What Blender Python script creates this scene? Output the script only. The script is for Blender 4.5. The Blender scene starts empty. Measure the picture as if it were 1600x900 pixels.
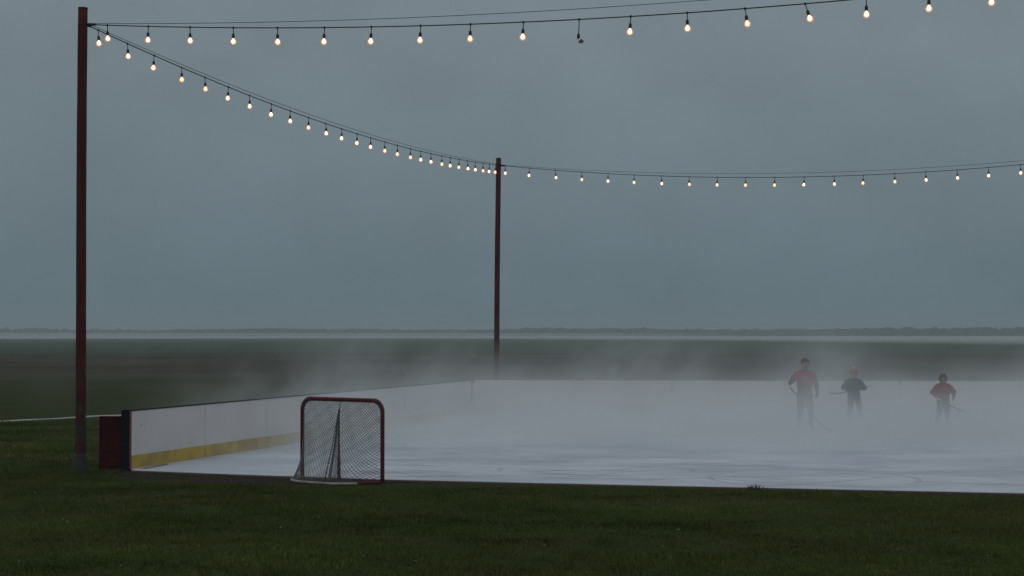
import bpy, bmesh, math, random
import numpy as np
from mathutils import Vector, Matrix

random.seed(7)
rng = np.random.default_rng(11)
S = bpy.context.scene
COL = S.collection
R = math.radians

# ------------------------------------------------------------------ camera
cam_d = bpy.data.cameras.new('camera')
cam_d.sensor_width = 36.0
cam_d.lens = 36.0 * 2489.0 / 1600.0
cam_d.clip_start = 0.1
cam_d.clip_end = 20000
cam = bpy.data.objects.new('camera', cam_d)
COL.objects.link(cam)
cam.location = (0, 0, 2.13)
cam.rotation_euler = (R(90) + math.atan(73 / 2489.0), 0, 0)
S.camera = cam

# ------------------------------------------------------------------ world: overcast dusk
SUN_EL, SUN_AZ = R(32), R(215)
world = bpy.data.worlds.new('World')
S.world = world
world.use_nodes = True
nt = world.node_tree
nt.nodes.clear()
N = nt.nodes.new
out = N('ShaderNodeOutputWorld')
sky = N('ShaderNodeTexSky')
sky.sky_type = 'NISHITA'
sky.sun_disc = False
sky.sun_elevation = R(4)
sky.sun_rotation = SUN_AZ
sky.air_density = 1.5
sky.dust_density = 3.0
bw = N('ShaderNodeHueSaturation')
bw.inputs['Saturation'].default_value = 0.35
nt.links.new(sky.outputs[0], bw.inputs['Color'])
bg1 = N('ShaderNodeBackground')
bg1.inputs['Strength'].default_value = 0.05
nt.links.new(bw.outputs[0], bg1.inputs['Color'])
tc = N('ShaderNodeTexCoord')
sep = N('ShaderNodeSeparateXYZ')
nt.links.new(tc.outputs['Generated'], sep.inputs[0])
# overcast cloud deck: brighter towards the zenith
mz = N('ShaderNodeMath'); mz.operation = 'MAXIMUM'; mz.inputs[1].default_value = 0.0
nt.links.new(sep.outputs['Z'], mz.inputs[0])
ramp = N('ShaderNodeMix'); ramp.data_type = 'RGBA'
ramp.inputs[6].default_value = (0.123, 0.179, 0.209, 1)
ramp.inputs[7].default_value = (0.455, 0.47, 0.505, 1)
nt.links.new(mz.outputs[0], ramp.inputs[0])
mp = N('ShaderNodeMapping'); mp.inputs['Scale'].default_value = (1.0, 1.0, 1.5)
nt.links.new(tc.outputs['Generated'], mp.inputs[0])
nz = N('ShaderNodeTexNoise'); nz.inputs['Scale'].default_value = 9.0
nz.inputs['Detail'].default_value = 6; nz.inputs['Roughness'].default_value = 0.55
nt.links.new(mp.outputs[0], nz.inputs['Vector'])
mr = N('ShaderNodeMapRange'); mr.inputs['From Min'].default_value = 0.3; mr.inputs['From Max'].default_value = 0.7
mr.inputs['To Min'].default_value = 0.93; mr.inputs['To Max'].default_value = 1.07
nt.links.new(nz.outputs['Fac'], mr.inputs['Value'])
bg2 = N('ShaderNodeBackground')
nt.links.new(ramp.outputs[2], bg2.inputs['Color'])
nt.links.new(mr.outputs[0], bg2.inputs['Strength'])
mix = N('ShaderNodeMixShader'); mix.inputs[0].default_value = 0.94
nt.links.new(bg1.outputs[0], mix.inputs[1]); nt.links.new(bg2.outputs[0], mix.inputs[2])
nt.links.new(mix.outputs[0], out.inputs['Surface'])

sun_d = bpy.data.lights.new('sun', 'SUN')
sun_d.energy = 0.12
sun_d.angle = R(40)
sun_d.color = (1.0, 0.95, 0.9)
sun = bpy.data.objects.new('sun', sun_d)
COL.objects.link(sun)
sun.rotation_euler = (R(90) - SUN_EL, 0, R(-35))

S.render.engine = 'CYCLES'
S.view_settings.view_transform = 'Standard'
S.view_settings.look = 'None'
S.view_settings.exposure = 0.0
S.view_settings.gamma = 1.0
S.view_settings.use_curve_mapping = False
S.cycles.use_denoising = True
S.cycles.volume_bounces = 2
S.cycles.max_bounces = 8
S.cycles.transparent_max_bounces = 16
S.cycles.use_adaptive_sampling = True
S.cycles.adaptive_threshold = 0.015


# ------------------------------------------------------------------ helpers
def link(o):
    COL.objects.link(o)
    return o


def tag(o, label=None, cat=None, group=None, kind=None):
    if label: o['label'] = label
    if cat: o['category'] = cat
    if group: o['group'] = group
    if kind: o['kind'] = kind
    return o


def empty(name, loc=(0, 0, 0), rz=0.0):
    o = bpy.data.objects.new(name, None)
    o.empty_display_size = 0.2
    o.location = loc
    o.rotation_euler = (0, 0, rz)
    return link(o)


class MB:
    """collects verts and faces for ONE mesh object"""
    def __init__(s):
        s.v = []; s.f = []

    def add(s, vs, fs):
        b = len(s.v)
        s.v += [tuple(p) for p in vs]
        s.f += [tuple(b + i for i in q) for q in fs]

    def box(s, lo, hi, M=None):
        x0, y0, z0 = lo; x1, y1, z1 = hi
        vs = [Vector(p) for p in ((x0, y0, z0), (x1, y0, z0), (x1, y1, z0), (x0, y1, z0),
                                  (x0, y0, z1), (x1, y0, z1), (x1, y1, z1), (x0, y1, z1))]
        if M: vs = [M @ p for p in vs]
        s.add(vs, [(0, 3, 2, 1), (4, 5, 6, 7), (0, 1, 5, 4), (1, 2, 6, 5), (2, 3, 7, 6), (3, 0, 4, 7)])

    def tube(s, pts, rad, n=8, caps=True):
        pts = [Vector(p) for p in pts]
        m = len(pts)
        rr = rad if isinstance(rad, (list, tuple)) else [rad] * m
        t0 = (pts[1] - pts[0]).normalized()
        ref = Vector((0, 0, 1)) if abs(t0.z) < 0.9 else Vector((1, 0, 0))
        a = t0.cross(ref).normalized()
        vs = []
        for i, p in enumerate(pts):
            t = (pts[min(i + 1, m - 1)] - pts[max(i - 1, 0)]).normalized()
            a = (a - t * a.dot(t)).normalized()
            b = t.cross(a)
            for k in range(n):
                th = 2 * math.pi * k / n
                vs.append(p + (a * math.cos(th) + b * math.sin(th)) * rr[i])
        fs = []
        for i in range(m - 1):
            for k in range(n):
                k2 = (k + 1) % n
                fs.append((i * n + k, i * n + k2, (i + 1) * n + k2, (i + 1) * n + k))
        if caps:
            fs.append(tuple(range(n - 1, -1, -1)))
            fs.append(tuple((m - 1) * n + k for k in range(n)))
        s.add(vs, fs)

    def lathe(s, prof, n=16, M=None):
        vs = []
        for r, z in prof:
            for k in range(n):
                th = 2 * math.pi * k / n
                vs.append(Vector((r * math.cos(th), r * math.sin(th), z)))
        if M: vs = [M @ p for p in vs]
        fs = []
        for i in range(len(prof) - 1):
            for k in range(n):
                k2 = (k + 1) % n
                fs.append((i * n + k, i * n + k2, (i + 1) * n + k2, (i + 1) * n + k))
        fs.append(tuple(range(n - 1, -1, -1)))
        fs.append(tuple((len(prof) - 1) * n + k for k in range(n)))
        s.add(vs, fs)

    def build(s, name, mat, parent=None, smooth=False, bevel=0.0):
        me = bpy.data.meshes.new(name)
        me.from_pydata(s.v, [], s.f)
        if bevel:
            bm = bmesh.new(); bm.from_mesh(me)
            bmesh.ops.bevel(bm, geom=bm.edges[:], offset=bevel, segments=2, affect='EDGES', clamp_overlap=True)
            bm.to_mesh(me); bm.free()
        me.update()
        if smooth:
            me.shade_smooth()
        if mat: me.materials.append(mat)
        o = bpy.data.objects.new(name, me)
        link(o)
        if parent: o.parent = parent
        return o


# ------------------------------------------------------------------ materials
def new_mat(name):
    m = bpy.data.materials.new(name)
    m.use_nodes = True
    n = m.node_tree
    return m, n, n.nodes['Principled BSDF'], n.links


def noise_node(n, scale, detail=4, rough=0.55, vec=None, stretch=None, offset=None):
    t = n.nodes.new('ShaderNodeTexNoise')
    t.inputs['Scale'].default_value = scale
    t.inputs['Detail'].default_value = detail
    t.inputs['Roughness'].default_value = rough
    src = vec
    if src is None:
        g = n.nodes.new('ShaderNodeNewGeometry'); src = g.outputs['Position']
    if stretch or offset:
        mpn = n.nodes.new('ShaderNodeMapping')
        if stretch: mpn.inputs['Scale'].default_value = stretch
        if offset: mpn.inputs['Location'].default_value = offset
        n.links.new(src, mpn.inputs[0]); src = mpn.outputs[0]
    n.links.new(src, t.inputs['Vector'])
    return t.outputs['Fac']


def mathn(n, op, a, b=None, c=None, clamp=False):
    t = n.nodes.new('ShaderNodeMath'); t.operation = op; t.use_clamp = clamp
    for i, x in enumerate((a, b, c)):
        if x is None: continue
        if isinstance(x, (int, float)): t.inputs[i].default_value = x
        else: n.links.new(x, t.inputs[i])
    return t.outputs[0]


def sstep(n, val, lo, hi, tmin=0.0, tmax=1.0):
    t = n.nodes.new('ShaderNodeMapRange'); t.interpolation_type = 'SMOOTHSTEP'
    n.links.new(val, t.inputs['Value'])
    for k, x in (('From Min', lo), ('From Max', hi), ('To Min', tmin), ('To Max', tmax)):
        if isinstance(x, (int, float)): t.inputs[k].default_value = x
        else: n.links.new(x, t.inputs[k])
    return t.outputs['Result']


def mixc(n, fac, a, b):
    t = n.nodes.new('ShaderNodeMix'); t.data_type = 'RGBA'
    if isinstance(fac, (int, float)): t.inputs[0].default_value = fac
    else: n.links.new(fac, t.inputs[0])
    for i, x in ((6, a), (7, b)):
        if isinstance(x, (tuple, list)): t.inputs[i].default_value = (*x[:3], 1)
        else: n.links.new(x, t.inputs[i])
    return t.outputs[2]


def mat_noise(name, c1, c2, scale=6, rough=0.6, detail=4, lo=0.35, hi=0.65, bump=0.0, stretch=None, metallic=0.0, spec=0.5):
    m, n, b, L = new_mat(name)
    tcn = n.nodes.new('ShaderNodeTexCoord')
    f = noise_node(n, scale, detail, vec=tcn.outputs['Object'], stretch=stretch)
    L.new(mixc(n, sstep(n, f, lo, hi), c1, c2), b.inputs['Base Color'])
    b.inputs['Roughness'].default_value = rough
    b.inputs['Metallic'].default_value = metallic
    b.inputs['Specular IOR Level'].default_value = spec
    if bump:
        bp = n.nodes.new('ShaderNodeBump'); bp.inputs['Strength'].default_value = bump
        bp.inputs['Distance'].default_value = 0.01
        L.new(f, bp.inputs['Height']); L.new(bp.outputs[0], b.inputs['Normal'])
    return m


M = {}
M['board_white'] = mat_noise('board_white', (0.73, 0.70, 0.69), (0.67, 0.64, 0.63), 1.6, 0.5, 6, 0.3, 0.75)
def scuffed_board():
    m = mat_noise('board_white', (0.75, 0.695, 0.67), (0.68, 0.63, 0.61), 1.6, 0.5, 6, 0.3, 0.75)
    n = m.node_tree; b = n.nodes['Principled BSDF']
    src = b.inputs['Base Color'].links[0].from_socket
    tcn = n.nodes.new('ShaderNodeTexCoord')
    f = noise_node(n, 7.0, 3, 0.5, vec=tcn.outputs['Object'], stretch=(0.7, 1, 2.6))
    dirt = noise_node(n, 2.0, 5, 0.6, vec=tcn.outputs['Object'])
    c = mixc(n, sstep(n, f, 0.70, 0.76, 0.0, 0.6), src, (0.16, 0.15, 0.15))
    c = mixc(n, sstep(n, dirt, 0.58, 0.8, 0.0, 0.35), c, (0.40, 0.38, 0.35))
    n.links.new(c, b.inputs['Base Color'])
    return m


M['board_white'] = scuffed_board()
M['kick_yellow'] = mat_noise('kick_yellow', (0.62, 0.42, 0.05), (0.42, 0.29, 0.06), 3.0, 0.5, 5)
M['navy'] = mat_noise('navy_paint', (0.007, 0.009, 0.016), (0.012, 0.014, 0.022), 5, 0.75, spec=0.15)
M['red_panel'] = mat_noise('dark_red_paint', (0.078, 0.007, 0.009), (0.050, 0.006, 0.007), 4, 0.8, 5, spec=0.12)
M['red_edge'] = mat_noise('red_edge_strip', (0.24, 0.05, 0.05), (0.16, 0.035, 0.04), 8, 0.5)
M['goal_red'] = mat_noise('goal_red_enamel', (0.19, 0.005, 0.018), (0.12, 0.005, 0.012), 9, 0.5, 5, spec=0.2)
M['goal_white'] = mat_noise('goal_base_white', (0.42, 0.40, 0.37), (0.27, 0.23, 0.20), 8, 0.6, 5)
M['net'] = mat_noise('net_cord', (0.11, 0.11, 0.115), (0.18, 0.18, 0.18), 14, 0.8)
M['net_dark'] = mat_noise('net_gathered', (0.085, 0.086, 0.09), (0.14, 0.14, 0.14), 14, 0.85)
M['stud'] = mat_noise('stud_timber', (0.16, 0.12, 0.08), (0.10, 0.075, 0.05), 4, 0.8, stretch=(6, 6, 0.6))
M['cable'] = mat_noise('black_cable', (0.012, 0.012, 0.013), (0.02, 0.02, 0.02), 20, 0.6)
M['wire'] = mat_noise('steel_wire', (0.03, 0.032, 0.034), (0.05, 0.05, 0.05), 20, 0.5)
M['socket'] = mat_noise('black_socket', (0.013, 0.012, 0.012), (0.025, 0.022, 0.02), 30, 0.45)
M['concrete'] = mat_noise('footing_concrete', (0.055, 0.050, 0.048), (0.032, 0.029, 0.028), 14, 0.9, 6, bump=0.4)
M['edging'] = mat_noise('white_edging', (0.72, 0.72, 0.70), (0.5, 0.5, 0.48), 1.5, 0.7)


def emit_mat(name, col, strength, trans=0.0):
    m = bpy.data.materials.new(name); m.use_nodes = True
    n = m.node_tree; n.nodes.clear()
    o = n.nodes.new('ShaderNodeOutputMaterial')
    e = n.nodes.new('ShaderNodeEmission')
    e.inputs['Color'].default_value = (*col, 1); e.inputs['Strength'].default_value = strength
    if trans:
        t = n.nodes.new('ShaderNodeBsdfTransparent'); mx = n.nodes.new('ShaderNodeMixShader')
        mx.inputs[0].default_value = 1 - trans
        n.links.new(t.outputs[0], mx.inputs[1]); n.links.new(e.outputs[0], mx.inputs[2])
        n.links.new(mx.outputs[0], o.inputs['Surface'])
    else:
        n.links.new(e.outputs[0], o.inputs['Surface'])
    return m


M['bulb_core'] = emit_mat('bulb_glow', (1.0, 0.72, 0.47), 8.0)
M['bulb_core_dim'] = emit_mat('bulb_glow_dim', (1.0, 0.68, 0.42), 4.5)
M['bulb_glass'] = emit_mat('bulb_glass_halo', (1.0, 0.38, 0.16), 0.95, 0.45)  # amber emission in the shell stands in for the halo round a lit bulb
m, n, b, L = new_mat('bulb_dead_glass')
b.inputs['Base Color'].default_value = (0.30, 0.22, 0.13, 1)
b.inputs['Roughness'].default_value = 0.12
b.inputs['Transmission Weight'].default_value = 0.55
M['dead_glass'] = m


def pole_material():
    m, n, b, L = new_mat('weathered_red_pole')
    tcn = n.nodes.new('ShaderNodeTexCoord')
    ob = tcn.outputs['Object']
    streak = noise_node(n, 3.0, 6, 0.6, vec=ob, stretch=(9, 9, 0.5))
    blotch = noise_node(n, 3.4, 5, 0.6, vec=ob, stretch=(1.6, 1.6, 1.0))
    sepn = n.nodes.new('ShaderNodeSeparateXYZ'); L.new(ob, sepn.inputs[0])
    col = mixc(n, sstep(n, streak, 0.35, 0.7), (0.118, 0.028, 0.022), (0.055, 0.017, 0.014))
    # flaked paint over the lower two metres
    low = sstep(n, sepn.outputs['Z'], 0.3, 2.4, 0.10, -0.06)
    flake = sstep(n, mathn(n, 'ADD', blotch, low), 0.56, 0.60)
    col = mixc(n, flake, col, (0.062, 0.048, 0.042))
    crack = noise_node(n, 7.0, 6, 0.7, vec=ob, stretch=(1.4, 1.4, 0.8), offset=(5, 2, 0))
    col = mixc(n, mathn(n, 'MULTIPLY', sstep(n, crack, 0.56, 0.62), sstep(n, sepn.outputs['Z'], 2.6, 1.6, 0.25, 1.0)), col, (0.020, 0.015, 0.014))
    L.new(col, b.inputs['Base Color'])
    b.inputs['Roughness'].default_value = 0.85
    b.inputs['Specular IOR Level'].default_value = 0.15
    bp = n.nodes.new('ShaderNodeBump'); bp.inputs['Strength'].default_value = 0.7; bp.inputs['Distance'].default_value = 0.012
    L.new(mathn(n, 'SUBTRACT', streak, flake), bp.inputs['Height']); L.new(bp.outputs[0], b.inputs['Normal'])
    return m


M['pole'] = pole_material()

# ice edge line (near side), left to right
EDGE = [(-5.86, 24.78), (-4.0, 24.02), (-1.86, 23.23), (2.0, 22.30), (6.8, 21.22), (16.0, 19.2)]


def edge_y(x):
    for (x0, y0), (x1, y1) in zip(EDGE, EDGE[1:]):
        if x <= x1 or (x1, y1) == EDGE[-1]:
            return y0 + (y1 - y0) * (x - x0) / (x1 - x0)


# ------------------------------------------------------------------ ground
def ground_material():
    m, n, b, L = new_mat('turf_and_fields')
    g = n.nodes.new('ShaderNodeNewGeometry')
    pos = g.outputs['Position']
    sp = n.nodes.new('ShaderNodeSeparateXYZ'); L.new(pos, sp.inputs[0])
    X, Y = sp.outputs['X'], sp.outputs['Y']
    fine = noise_node(n, 9.0, 6, 0.65, vec=pos)
    mid = noise_node(n, 0.55, 4, 0.6, vec=pos)
    turf = mixc(n, sstep(n, mid, 0.35, 0.68), (0.040, 0.062, 0.014), (0.062, 0.066, 0.020))
    turf = mixc(n, sstep(n, fine, 0.35, 0.7), turf, (0.026, 0.032, 0.010))
    # stubble field, then the far pasture
    wide = noise_node(n, 0.03, 4, 0.55, vec=pos)
    yb = mathn(n, 'ADD', Y, mathn(n, 'MULTIPLY', wide, 36.0))
    stub = mixc(n, sstep(n, noise_node(n, 0.09, 6, 0.65, vec=pos, stretch=(0.5, 0.6, 1)), 0.40, 0.62), (0.086, 0.074, 0.048), (0.044, 0.048, 0.032))
    col = mixc(n, sstep(n, yb, 62, 112), turf, stub)
    past = mixc(n, sstep(n, noise_node(n, 0.02, 4, 0.55, vec=pos, stretch=(0.3, 1, 1)), 0.35, 0.65), (0.070, 0.104, 0.058), (0.056, 0.084, 0.050))
    yf = mathn(n, 'ADD', Y, mathn(n, 'MULTIPLY', mathn(n, 'ABSOLUTE', mathn(n, 'SUBTRACT', X, -5.0)), 0.35))
    col = mixc(n, sstep(n, yf, 186, 196), col, past)
    # trodden earth along the ice edge at the left
    ey = mathn(n, 'MULTIPLY_ADD', X, -0.28, 22.95)
    d = mathn(n, 'SUBTRACT', ey, Y)
    w = sstep(n, X, -6.5, 1.0, 1.75, 0.16)
    ns = noise_node(n, 2.2, 5, 0.6, vec=pos)
    dm = mathn(n, 'SUBTRACT', mathn(n, 'ADD', w, mathn(n, 'MULTIPLY_ADD', ns, 0.9, -0.45)), d)
    fac = mathn(n, 'MULTIPLY', sstep(n, dm, -0.15, 0.25), sstep(n, mathn(n, 'ADD', X, mathn(n, 'MULTIPLY', ns, 1.2)), -6.6, -5.2))
    fac = mathn(n, 'MULTIPLY', fac, sstep(n, Y, 26.0, 25.4))
    earth = mixc(n, sstep(n, fine, 0.3, 0.7), (0.052, 0.044, 0.036), (0.030, 0.026, 0.022))
    col = mixc(n, fac, col, earth)
    L.new(col, b.inputs['Base Color'])
    b.inputs['Roughness'].default_value = 0.95
    b.inputs['Specular IOR Level'].default_value = 0.02
    bp = n.nodes.new('ShaderNodeBump'); bp.inputs['Strength'].default_value = 0.6; bp.inputs['Distance'].default_value = 0.03
    L.new(fine, bp.inputs['Height']); L.new(bp.outputs[0], b.inputs['Normal'])
    return m


gm = MB()
gm.add([(-3600, -800, 0), (3600, -800, 0), (3600, 4000, 0), (-3600, 4000, 0)], [(0, 1, 2, 3)])
tag(gm.build('ground', ground_material()), kind='structure')

# ------------------------------------------------------------------ ice
BL0, BL1 = Vector((-5.97, 25.03, 0)), Vector((-1.06, 41.58, 0))
BF1 = Vector((16.0, 40.45, 0))


def ice_material():
    m, n, b, L = new_mat('skated_ice')
    g = n.nodes.new('ShaderNodeNewGeometry'); pos = g.outputs['Position']
    big = noise_node(n, 0.42, 6, 0.62, vec=pos, stretch=(0.7, 1.1, 1))
    scr = noise_node(n, 2.4, 7, 0.7, vec=pos, stretch=(0.35, 2.2, 1))
    col = mixc(n, sstep(n, big, 0.38, 0.62), (0.70, 0.745, 0.80), (0.53, 0.585, 0.65))
    col = mixc(n, sstep(n, scr, 0.52, 0.74, 0.0, 0.9), col, (0.32, 0.365, 0.41))
    col = mixc(n, sstep(n, scr, 0.44, 0.30, 0.0, 0.6), col, (0.80, 0.84, 0.88))
    L.new(col, b.inputs['Base Color'])
    L.new(sstep(n, scr, 0.3, 0.7, 0.55, 0.28), b.inputs['Roughness'])
    b.inputs['IOR'].default_value = 1.31
    return m


IZ = 0.03
poly = [(x, y) for x, y in EDGE] + [(BF1.x, BF1.y), (BL1.x, BL1.y), (BL0.x, BL0.y)]
im = MB()
k = len(poly)
im.add([(x, y, IZ) for x, y in poly] + [(x, y, 0.004) for x, y in poly],
       [tuple(range(k))] + [(i, k + i, k + (i + 1) % k, (i + 1) % k) for i in range(k)])
ice = tag(im.build('ice', ice_material()), kind='structure')

# dark liner board along the open edge
lm = MB()
for (x0, y0), (x1, y1) in zip(EDGE, EDGE[1:]):
    d = Vector((x1 - x0, y1 - y0, 0)); nrm = Vector((d.y, -d.x, 0)).normalized()
    a = Vector((x0, y0, 0)) + nrm * 0.003; c = Vector((x1, y1, 0)) + nrm * 0.003
    vs = [a, c, c + nrm * 0.05, a + nrm * 0.05]
    lm.add([v + Vector((0, 0, 0.001)) for v in vs] + [v + Vector((0, 0, 0.024)) for v in vs],
           [(0, 3, 2, 1), (4, 5, 6, 7), (0, 1, 5, 4), (1, 2, 6, 5), (2, 3, 7, 6), (3, 0, 4, 7)])
lm.build('edge_liner', M['stud'], ice)

# faint painted circles under the ice surface
m, n, b, L = new_mat('faded_red_line')
tr = n.nodes.new('ShaderNodeBsdfTransparent'); mx = n.nodes.new('ShaderNodeMixShader')
b.inputs['Base Color'].default_value = (0.50, 0.30, 0.34, 1); b.inputs['Roughness'].default_value = 0.5
L.new(sstep(n, noise_node(n, 0.7, 3, 0.5), 0.40, 0.66, 0.0, 0.30), mx.inputs[0])
L.new(tr.outputs[0], mx.inputs[1]); L.new(b.outputs[0], mx.inputs[2])
L.new(mx.outputs[0], n.nodes['Material Output'].inputs['Surface'])
M['ice_line'] = m
for cx, cy, r in ((1.30, 24.75, 1.5), (4.40, 23.35, 1.5), (-2.05, 28.3, 1.5)):
    rm = MB(); q = 72; vs = []
    for i in range(q):
        a = 2 * math.pi * i / q
        for rr in (r - 0.045, r + 0.045):
            x, y = cx + rr * math.cos(a), cy + rr * math.sin(a)
            vs.append((x, max(y, edge_y(x) + 0.03 + (0.01 if rr > r else 0)), IZ + 0.004))
    rm.add(vs, [(2 * i, 2 * i + 1, 2 * ((i + 1) % q) + 1, 2 * ((i + 1) % q)) for i in range(q)])
    rm.build('painted_circle', M['ice_line'], ice)

# skate cuts: thin shallow arcs
rs = random.Random(21)
cuts = {0: MB(), 1: MB()}
for i in range(420):
    x = rs.uniform(-5.0, 11.0); y = edge_y(x) + 0.25 + 9.5 * rs.random() ** 1.4
    if x < -5.6 + (y - 25.03) * 0.2967: continue
    th = rs.gauss(-0.15, 0.45); cv = rs.uniform(-0.35, 0.35); ln = rs.uniform(0.6, 3.2); w = rs.uniform(0.004, 0.013)
    pl, pr = [], []
    for q in range(11):
        t = q / 10
        px, py = x, y
        wq = w * math.sin(math.pi * (0.06 + 0.88 * t))
        pl.append((px - math.sin(th) * wq, py + math.cos(th) * wq, IZ + 0.003)); pr.append((px + math.sin(th) * wq, py - math.cos(th) * wq, IZ + 0.003))
        x += math.cos(th) * ln / 10; y += math.sin(th) * ln / 10; th += cv * ln / 10
    if min(p[1] - edge_y(p[0]) for p in pr) < 0.08 or max(p[0] for p in pl) > 15: continue
    if any(p[0] < -5.75 + (p[1] - 25.03) * 0.2967 for p in pl): continue
    cuts[i % 3 == 0].add(pl + pr, [(q, 11 + q, 12 + q, q + 1) for q in range(10)])
cuts[0].build('skate_cuts', mat_noise('cut_snow', (0.80, 0.83, 0.86), (0.70, 0.74, 0.79), 6, 0.8), ice)['kind'] = 'stuff'
cuts[1].build('skate_cuts', mat_noise('cut_groove', (0.50, 0.545, 0.605), (0.57, 0.61, 0.67), 6, 0.4), ice)['kind'] = 'stuff'

# dark gap between ice and kick plate, painted as a strip on the ice
a = MB(); a.add([(-5.83, 25.04, IZ + 0.004), (-5.74, 24.99, IZ + 0.004), (-5.63, 25.40, IZ + 0.004), (-5.55, 25.84, IZ + 0.004), (-5.64, 25.95, IZ + 0.004), (-5.74, 25.50, IZ + 0.004)], [(0, 1, 2, 3, 4, 5)])
a.build('painted_gap', mat_noise('gap_dark', (0.10, 0.115, 0.125), (0.2, 0.22, 0.24), 6, 0.15), ice)

# ------------------------------------------------------------------ rink boards
HB = 0.946


def boards(name, A, B, joints, cap_mat, label, brackets=(), out_side=1):
    d = (B - A); Lg = d.length; d.normalize()
    rz = math.atan2(d.y, d.x)
    root = empty(name, A, rz)
    tag(root, label, 'boards', 'boards around the rink')
    o = out_side                                # +1: outside lies on local +y
    def yy(a, b):
        return (min(o * a, o * b), max(o * a, o * b))
    for s0, s1 in zip(joints, joints[1:]):
        p = MB(); y0, y1 = yy(0.0, 0.02)
        p.box((s0 + 0.006, y0, 0.022), (s1 - 0.006, y1, HB - 0.016))
        pan = p.build('board_panel', M['board_white'], root, bevel=0.003)
        kp = MB(); y0, y1 = yy(-0.008, -0.001)
        kp.box((s0 + 0.008, y0, 0.034), (s1 - 0.008, y1, 0.235))
        kp.build('kick_plate', M['kick_yellow'], pan)
        cp = MB(); y0, y1 = yy(-0.012, 0.085)
        cp.box((s0 + 0.002, y0, HB - 0.015), (s1 - 0.002, y1, HB))
        cp.build('cap_rail', cap_mat, root, bevel=0.004)
    for s in joints:
        st = MB(); y0, y1 = yy(0.022, 0.10)
        st.box((max(s - 0.045, 0.05), y0, 0.002), (max(s + 0.045, 0.14), y1, HB - 0.032))
        st.build('stud', M['stud'], root)
    for z in (0.12, 0.50, 0.80):
        rl = MB(); y0, y1 = yy(0.024, 0.075)
        for s0, s1 in zip(joints, joints[1:]):
            rl.box((max(s0 + 0.05, 0.15), y0, z), (s1 - 0.05, y1, z + 0.06))
        rl.build('back_rail', M['stud'], root)
    for s in brackets:
        br = MB(); y0, y1 = yy(-0.024, -0.013)
        br.box((s - 0.02, y0, HB - 0.075), (s + 0.02, y1, HB - 0.004))
        br.build('joint_bracket', M['navy'], root, bevel=0.003)
    return root


LL = (BL1 - BL0).length
lj = [0.0] + [LL * i / 7 for i in range(1, 8)]
lb = boards('rink_boards', BL0, BL1, lj, M['navy'], 'white side boards with yellow kick strip receding from the dark end post')
# end post and coloured edge strip at the near end of the side boards
ep = MB(); ep.box((-0.06, 0.004, 0.002), (0.045, 0.145, HB + 0.006)); ep.build('end_post', M['navy'], lb, bevel=0.006)['label'] = 'dark navy end post'
es = MB(); es.box((-0.055, -0.012, 0.026), (-0.004, 0.0035, HB - 0.012)); es.build('edge_strip', M['red_edge'], lb, bevel=0.004)['label'] = 'thin red edge strip'

FL = (BF1 - BL1).length
fx = [0.52, 4.14, 7.03, 9.93, 12.91, 16.0]
fj = [0.02] + [(x - BL1.x) * FL / (BF1.x - BL1.x) for x in fx]
boards('rink_boards', BL1, BF1, fj, M['board_white'], 'long white back boards behind the three skaters', brackets=(0.06, fj[4]))

# dark red panel standing beside the end post
rp = empty('red_panel', (-6.545, 25.33, 0), math.atan2(-0.12, 0.385))
tag(rp, 'dark red panel standing on the grass between pole and boards', 'panel')
a = MB(); a.box((0.02, 0.0, 0.02), (0.375, 0.022, 0.815)); a.build('sheet', M['red_panel'], rp, bevel=0.003)
a = MB(); a.box((0.0, -0.012, 0.002), (0.0195, 0.05, 0.84)); a.build('frame_post', M['red_panel'], rp, bevel=0.003)
a = MB(); a.box((0.3755, -0.012, 0.002), (0.395, 0.05, 0.84)); a.build('frame_post', M['red_panel'], rp, bevel=0.003)
a = MB(); a.box((0.0205, -0.010, 0.8155), (0.3745, 0.05, 0.838)); a.build('top_rail', M['red_panel'], rp, bevel=0.003)
a = MB(); a.box((0.0205, 0.0225, 0.40), (0.3745, 0.05, 0.45)); a.build('batten', M['stud'], rp)

# white edging line across the grass at the far left
ed = MB()
pA, pB = Vector((-22.0, 25.6, 0)), Vector((-9.9, 42.3, 0))
pts = [pA.lerp(pB, i / 30) + Vector((0.05 * math.sin(i * 1.3), 0.05 * math.cos(i * 0.9), 0.018 + 0.006 * math.sin(i * 2.1))) for i in range(31)]
ed.tube(pts, 0.024, 8)
tag(ed.build('edging_strip', M['edging'], smooth=True), 'long thin white edging line across the grass at far left', 'edging')

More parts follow.
